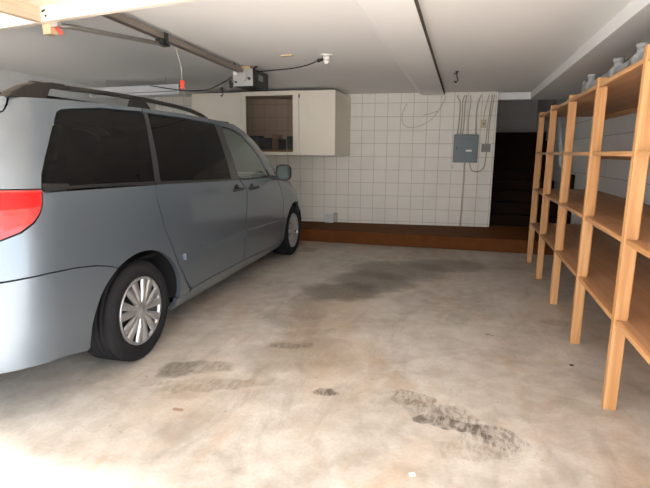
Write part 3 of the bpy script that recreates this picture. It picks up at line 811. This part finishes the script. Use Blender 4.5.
    # tail lamp
    lp = patch('tail_lamp', [(-.653, 1.115), (-.677, 1.053), (-.700, 1.017), (-.737, .980), (-.80, .941), (-.881, .912), (-.98, .902), (-1.155, .902), (-1.155, 1.130), (-.9, 1.127), (-.66, 1.120)], M['lamp_dark'], van, off=.004, rim=.02, **k)
    patch('upper_lens', [(-.664, 1.108), (-.680, 1.065), (-.695, 1.044), (-.90, 1.036), (-1.14, 1.032), (-1.14, 1.121), (-.9, 1.119)], M['lamp_red'], lp, off=.007, rim=.003, **k)
    patch('lower_reflector', [(-.742, 1.016), (-.765, .990), (-.815, .960), (-.86, .946), (-.865, 1.012)], M['lamp_bright'], lp, off=.007, rim=.003, **k)
    patch('lower_lens', [(-.885, 1.012), (-.885, .938), (-1.14, .915), (-1.14, 1.015)], M['lamp_red'], lp, off=.007, rim=.003, **k)
    # door handles
    for hy in (1.50, 1.865):
        hz0 = .972-.03*(hy-1.49)
        p = S(hy, hz0)
        h = MB().sphere((side*(p.x-.004), p.y, hz0+.005), .055, 16, (.14, 1.0, .72)).build('handle_recess', M['black'], van)
        MB().tube([(side*(p.x+.004), hy-.10, hz0-.004), (side*(p.x+.030), hy-.07, hz0+.002), (side*(p.x+.034), hy, hz0+.004), (side*(p.x+.030), hy+.07, hz0+.002), (side*(p.x+.004), hy+.10, hz0-.004)], .014, 10, 5).build('handle_bar', M['chromedark'], h)
    # wheel wells
    for (cy, cz), r, nm in ((RW, RA+.012, 'w'), (FW, FA+.012, 'w')):
        mb = MB(); prof = []
        b = bmesh.new(); ringA, ringB = [], []
        for i in range(25):
            a = math.radians(-6+192*i/24)
            ringA.append(b.verts.new((side*.935, cy+r*math.cos(a), cz+(r*.93)*math.sin(a))))
            ringB.append(b.verts.new((side*.62, cy+r*math.cos(a), cz+(r*.93)*math.sin(a))))
        for i in range(24): b.faces.new((ringA[i], ringA[i+1], ringB[i+1], ringB[i]))
        b.faces.new(ringB)
        mb._add(b, None, False)
        mb.build('wheel_well', M['inner'], van)
    # wheels
    for (cy, cz) in (RW, FW):
        c = Vector((side*(.955 if cy < 1 else .945), cy, .318))
        R = Matrix.Translation(c) @ (Matrix.Identity(4) if side > 0 else Matrix.Rotation(PI, 4, 'Z'))
        T = MB()
        prof = [(.212, -.23), (.24, -.25), (.285, -.25), (.306, -.237), (.316, -.22)]
        for gx in (-.195, -.155, -.115, -.08, -.045):   # circumferential tread grooves
            prof += [(.318, gx-.006), (.309, gx-.004), (.309, gx+.004), (.318, gx+.006)]
        prof += [(.316, -.022), (.305, -.006), (.284, .006), (.26, .009), (.24, .006), (.226, -.002), (.214, -.018), (.206, -.05)]
        T.lathe(prof, 64, R)
        ty = T.build('tire', M['tyre'], van)
        MB().lathe([(.0, -.055), (.207, -.055), (.207, -.02)], 48, R).build('rim_backing', M['darkmet'], ty)
        H = MB()
        H.lathe([(.2145, -.02), (.2165, -.006), (.212, .001), (.204, .0), (.196, -.006), (.194, -.02)], 64, R)
        H.lathe([(.0, .004), (.018, .004), (.022, .0), (.03, .0), (.036, -.002), (.048, -.003), (.06, -.008), (.062, -.03)], 40, R)
        for s_ in range(7):
            a = 2*PI*s_/7 + .2
            # each spoke is a broad blade that forks into two towards the rim
            for (da0, da1, wd0, wd1) in ((-.13, -.235, .024, .046), (.13, .235, .024, .046)):
                p0 = Vector((-.008, .045*math.cos(a+da0), .045*math.sin(a+da0)))
                p1 = Vector((-.003, .200*math.cos(a+da1*.82), .200*math.sin(a+da1*.82)))
                dr = (p1-p0).normalized(); tn = Vector((1, 0, 0)).cross(dr).normalized()
                b = bmesh.new(); rr = []
                for i in range(7):
                    f = i/6; pc = p0.lerp(p1, f); wv = (wd0+(wd1-wd0)*f)*.62
                    crown = .009*math.sin(PI*min(1, f*1.1+.1))+.002
                    row = [pc-tn*wv+Vector((-.012, 0, 0)), pc-tn*wv*.8+Vector((crown*.6, 0, 0)), pc+Vector((crown, 0, 0)), pc+tn*wv*.8+Vector((crown*.6, 0, 0)), pc+tn*wv+Vector((-.012, 0, 0))]
                    rr.append([b.verts.new(v) for v in row])
                for A_, B_ in zip(rr, rr[1:]):
                    for i in range(4): b.faces.new((A_[i], B_[i], B_[i+1], A_[i+1]))
                bmesh.ops.recalc_face_normals(b, faces=b.faces)
                H._add(b, R, True)
        H.build('hubcap', M['silver'], ty)
    # roof rails
    rl = MB()
    def zr(y): return 1.648 + .014*math.cos((y-.45)*1.5)
    pts = [(-.45, 1.632), (-.2, 1.638), (.1, 1.648), (.5, 1.652), (.9, 1.645), (1.15, 1.632), (1.32, 1.608), (1.42, 1.582)]
    b = bmesh.new(); rings = []
    for y, z in pts:
        x = .728
        rings.append([b.verts.new(Vector((side*(x+dx), y, z+dz))) for dx, dz in ((-.018, -.012), (.018, -.014), (.022, -.004), (.012, .012), (-.012, .012), (-.022, .0))])
    for A_, B_ in zip(rings, rings[1:]):
        for i in range(6): b.faces.new((A_[i], A_[(i+1) % 6], B_[(i+1) % 6], B_[i]))
    b.faces.new(rings[0]); b.faces.new(rings[-1]); bmesh.ops.recalc_face_normals(b, faces=b.faces)
    rl._add(b, None, True)
    rail = rl.build('roof_rail', M['railblack'], van)
    MB().prism([(-.63, 1.548), (-.60, 1.578), (-.53, 1.612), (-.45, 1.636), (-.35, 1.648), (-.27, 1.650), (-.25, 1.636), (-.37, 1.612), (-.40, 1.560)], 'x', side*.705, side*.765, .008).build('rail_foot', M['railblack'], rail)
    MB().prism([(.33, 1.58), (.36, 1.635), (.48, 1.645), (.56, 1.58)], 'x', side*.71, side*.75, .005).build('rail_foot', M['railblack'], rail)
    # mirrors
    mh = MB()
    cx, cy, cz = 1.082, 2.46, 1.085
    b = bmesh.new()
    sec = [(-.0, .080, .082), (.02, .088, .088), (.06, .080, .082), (.10, .06, .058), (.125, .03, .025)]
    rings = []
    for dy, hw, hh in sec:
        ring = []
        for i in range(24):
            a = 2*PI*i/24; ca, sa = math.cos(a), math.sin(a)
            ring.append(b.verts.new((side*(cx+hw*abs(ca)**.6*math.copysign(1, ca)), cy+dy, cz+hh*abs(sa)**.6*math.copysign(1, sa))))
        rings.append(ring)
    for A_, B_ in zip(rings, rings[1:]):
        for i in range(24): b.faces.new((A_[i], A_[(i+1) % 24], B_[(i+1) % 24], B_[i]))
    b.faces.new(rings[-1]); b.faces.new(rings[0]); bmesh.ops.recalc_face_normals(b, faces=b.faces)
    mh._add(b, None, False)
    mh.prism([(.90, .995), (1.04, 1.005), (1.04, 1.05), (.90, 1.05)], 'y', cy+.005, cy+.06, .006, M=Matrix.Diagonal((side, 1, 1, 1)))
    hs = mh.build('mirror_housing', M['black'], van)
    b = bmesh.new(); vs = []
    for i in range(24):
        a = 2*PI*i/24; ca, sa = math.cos(a), math.sin(a)
        vs.append(b.verts.new((side*(cx+.058*abs(ca)**.6*math.copysign(1, ca)), cy-.003, cz+.06*abs(sa)**.6*math.copysign(1, sa))))
    b.faces.new(vs); bmesh.ops.recalc_face_normals(b, faces=b.faces)
    m2 = MB(); m2._add(b); m2.build('mirror_glass', M['mirror'], hs)
    patch('mirror_mount', [(2.40, 1.042), (2.36, 1.12), (2.50, 1.05), (2.56, 1.03)], M['trimblack'], van, off=.004, **k)

# parts running right across
def ctr(zs, front): return [(A_end(z, front), z) for z in zs]
bl = arc(RW[0], RW[1], RA, 121, 187, 14, .392)
patch('rear_bumper', bl + [(-.475, .247), (-.56, .268), (-.674, .292), (-.823, .303), (-.94, .297), (-1.3, .30)] + ctr([.30, .37, .44, .51, .58, .65, .71], False) + [(-1.1, .719), (-.914, .7215), (-.819, .7285), (-.707, .7315), (-.553, .7195), (-.411, .6995), (-.309, .6735), (-.237, .649)], PT, van, rim=.03, mirror=True, off=.003)
patch('tailgate', [(-1.18, .737), (-1.18, 1.125)] + ctr([1.125, 1.05, .98, .91, .84, .78, .737], False), PT, van, mirror=True)
patch('rear_window', [(-1.175, 1.14), (-1.00, 1.3), (-.81, 1.42), (-.678, 1.473)] + ctr([1.473, 1.42, 1.35, 1.25, 1.14], False), M['glassdark'], van, mirror=True, off=-.003, rim=.004)
patch('rear_spoiler', [(-.672, 1.480), (-.644, 1.514), (-.622, 1.548)] + ctr([1.548, 1.51, 1.48], False), PT, van, mirror=True, off=.004, rim=.03)
patch('front_bumper', arc(FW[0], FW[1], FA, -8, 38, 8, .385) + [(3.73, .61), (3.95, .63), (4.5, .65)] + ctr([.65, .58, .5, .42, .34, .27, .20], True) + [(4.2, .20)], PT, van, rim=.03, mirror=True)
patch('grille', [(4.57, .665), (4.57, .76)] + ctr([.76, .71, .665], True), M['trimblack'], van, mirror=True, off=-.006)
patch('hood', [(2.66, 1.043), (2.96, 1.007), (3.2, .963), (3.6, .878), (3.93, .805), (4.2, .81), (4.58, .77)] + ctr([.77, .80, .84, .88, .92, .96, 1.0, 1.043], True), PT, van, mirror=True, step=.08, sz=4)
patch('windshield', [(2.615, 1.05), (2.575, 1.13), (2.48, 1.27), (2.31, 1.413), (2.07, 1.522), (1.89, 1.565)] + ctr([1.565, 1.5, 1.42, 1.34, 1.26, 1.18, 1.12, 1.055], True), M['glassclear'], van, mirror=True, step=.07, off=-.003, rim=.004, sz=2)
# roof: rings rising gently from the top edge of the sides
def roof():
    verts, faces = [], []; rings = []
    aa = [A_end(1.548, False)*(1-t)+(-.6)*t for t in np.linspace(0, 1, 16)] + list(np.linspace(-.6, 1.87, 24)[1:]) + [1.87*(1-t)+A_end(1.563, True)*t for t in np.linspace(0, 1, 16)[1:]]
    base = [S0(a, RZ(a)) for a in aa]; base[0].x = 0; base[-1].x = 0
    full = [(p.x, p.y, p.z) for p in base] + [(-p.x, p.y, p.z) for p in base[::-1][1:-1]]
    yc = .62
    for s in (1.0, .985, .96, .92, .86, .75, .6, .4, .2):
        rings.append([len(verts)+i for i in range(len(full))])
        verts += [Vector((x*s, yc+(y-yc)*s, (z*s+1.588*(1-s)) + .028*(1-s*s))) for x, y, z in full]
    n = len(full)
    for a, b in zip(rings, rings[1:]):
        for i in range(n): faces.append([a[i], a[(i+1) % n], b[(i+1) % n], b[i]])
    faces.append(rings[-1])
    o = mesh_obj('roof', verts, faces, PT, van, True)
    bm = bmesh.new(); bm.from_mesh(o.data); bmesh.ops.recalc_face_normals(bm, faces=bm.faces); bm.to_mesh(o.data); bm.free()
roof()
# dark inner shell: lower sides behind the panels, cut out around the wheels
for side in (1, -1):
    low = [(-1.0, .36), (-.56, .36)] + arc(RW[0], RW[1], RA+.012, 172, -8, 20, .402) + [(.5, .19), (2.8, .19)] + arc(FW[0], FW[1], FA+.01, 188, -8, 20, .393) + [(4.3, .25), (4.3, .62), (3.7, .8), (2.75, 1.0), (2.3, 1.03), (.25, 1.080), (-.60, 1.10), (-1.0, 1.12)]
    patch('inner_shell', low, M['inner'], van, off=-.022, rim=0, side=side)
MB().box(-.84, .84, .5, 2.75, .20, .24).box(-.58, .58, -.85, 4.0, .30, .60).build('underbody', M['inner'], van)
MB().box(-.86, .86, -.55, 2.6, .60, .62).box(-.72, .72, -.5, 1.9, 1.575, 1.585).build('cabin_lining', M['inner'], van)
MB().prism([(2.45, .62), (2.95, .62), (2.95, .98), (2.7, 1.03), (2.45, .98)], 'x', -.8, .8, .03).build('dashboard', M['inner'], van)
MB().prism([(-.75, .6), (-.3, .6), (-.3, 1.0), (-.75, 1.05)], 'x', -.8, .8, .02).build('cargo_block', M['inner'], van)
for ry in (-.18, .75, 1.75):
    for sx in (-.42, .42):
        st = MB()
        st.prism([(ry, .72), (ry+.48, .78), (ry+.5, .66), (ry, .62)], 'x', sx-.24, sx+.24, .03)
        st.prism([(ry-.02, .72), (ry+.10, .72), (ry-.06, 1.24), (ry-.16, 1.23)], 'x', sx-.23, sx+.23, .03)
        so_ = st.build('seat', M['seat'], van)
        MB().prism([(ry-.15, 1.26), (ry-.07, 1.27), (ry-.10, 1.42), (ry-.17, 1.41)], 'x', sx-.12, sx+.12, .025).build('headrest', M['seat'], so_)
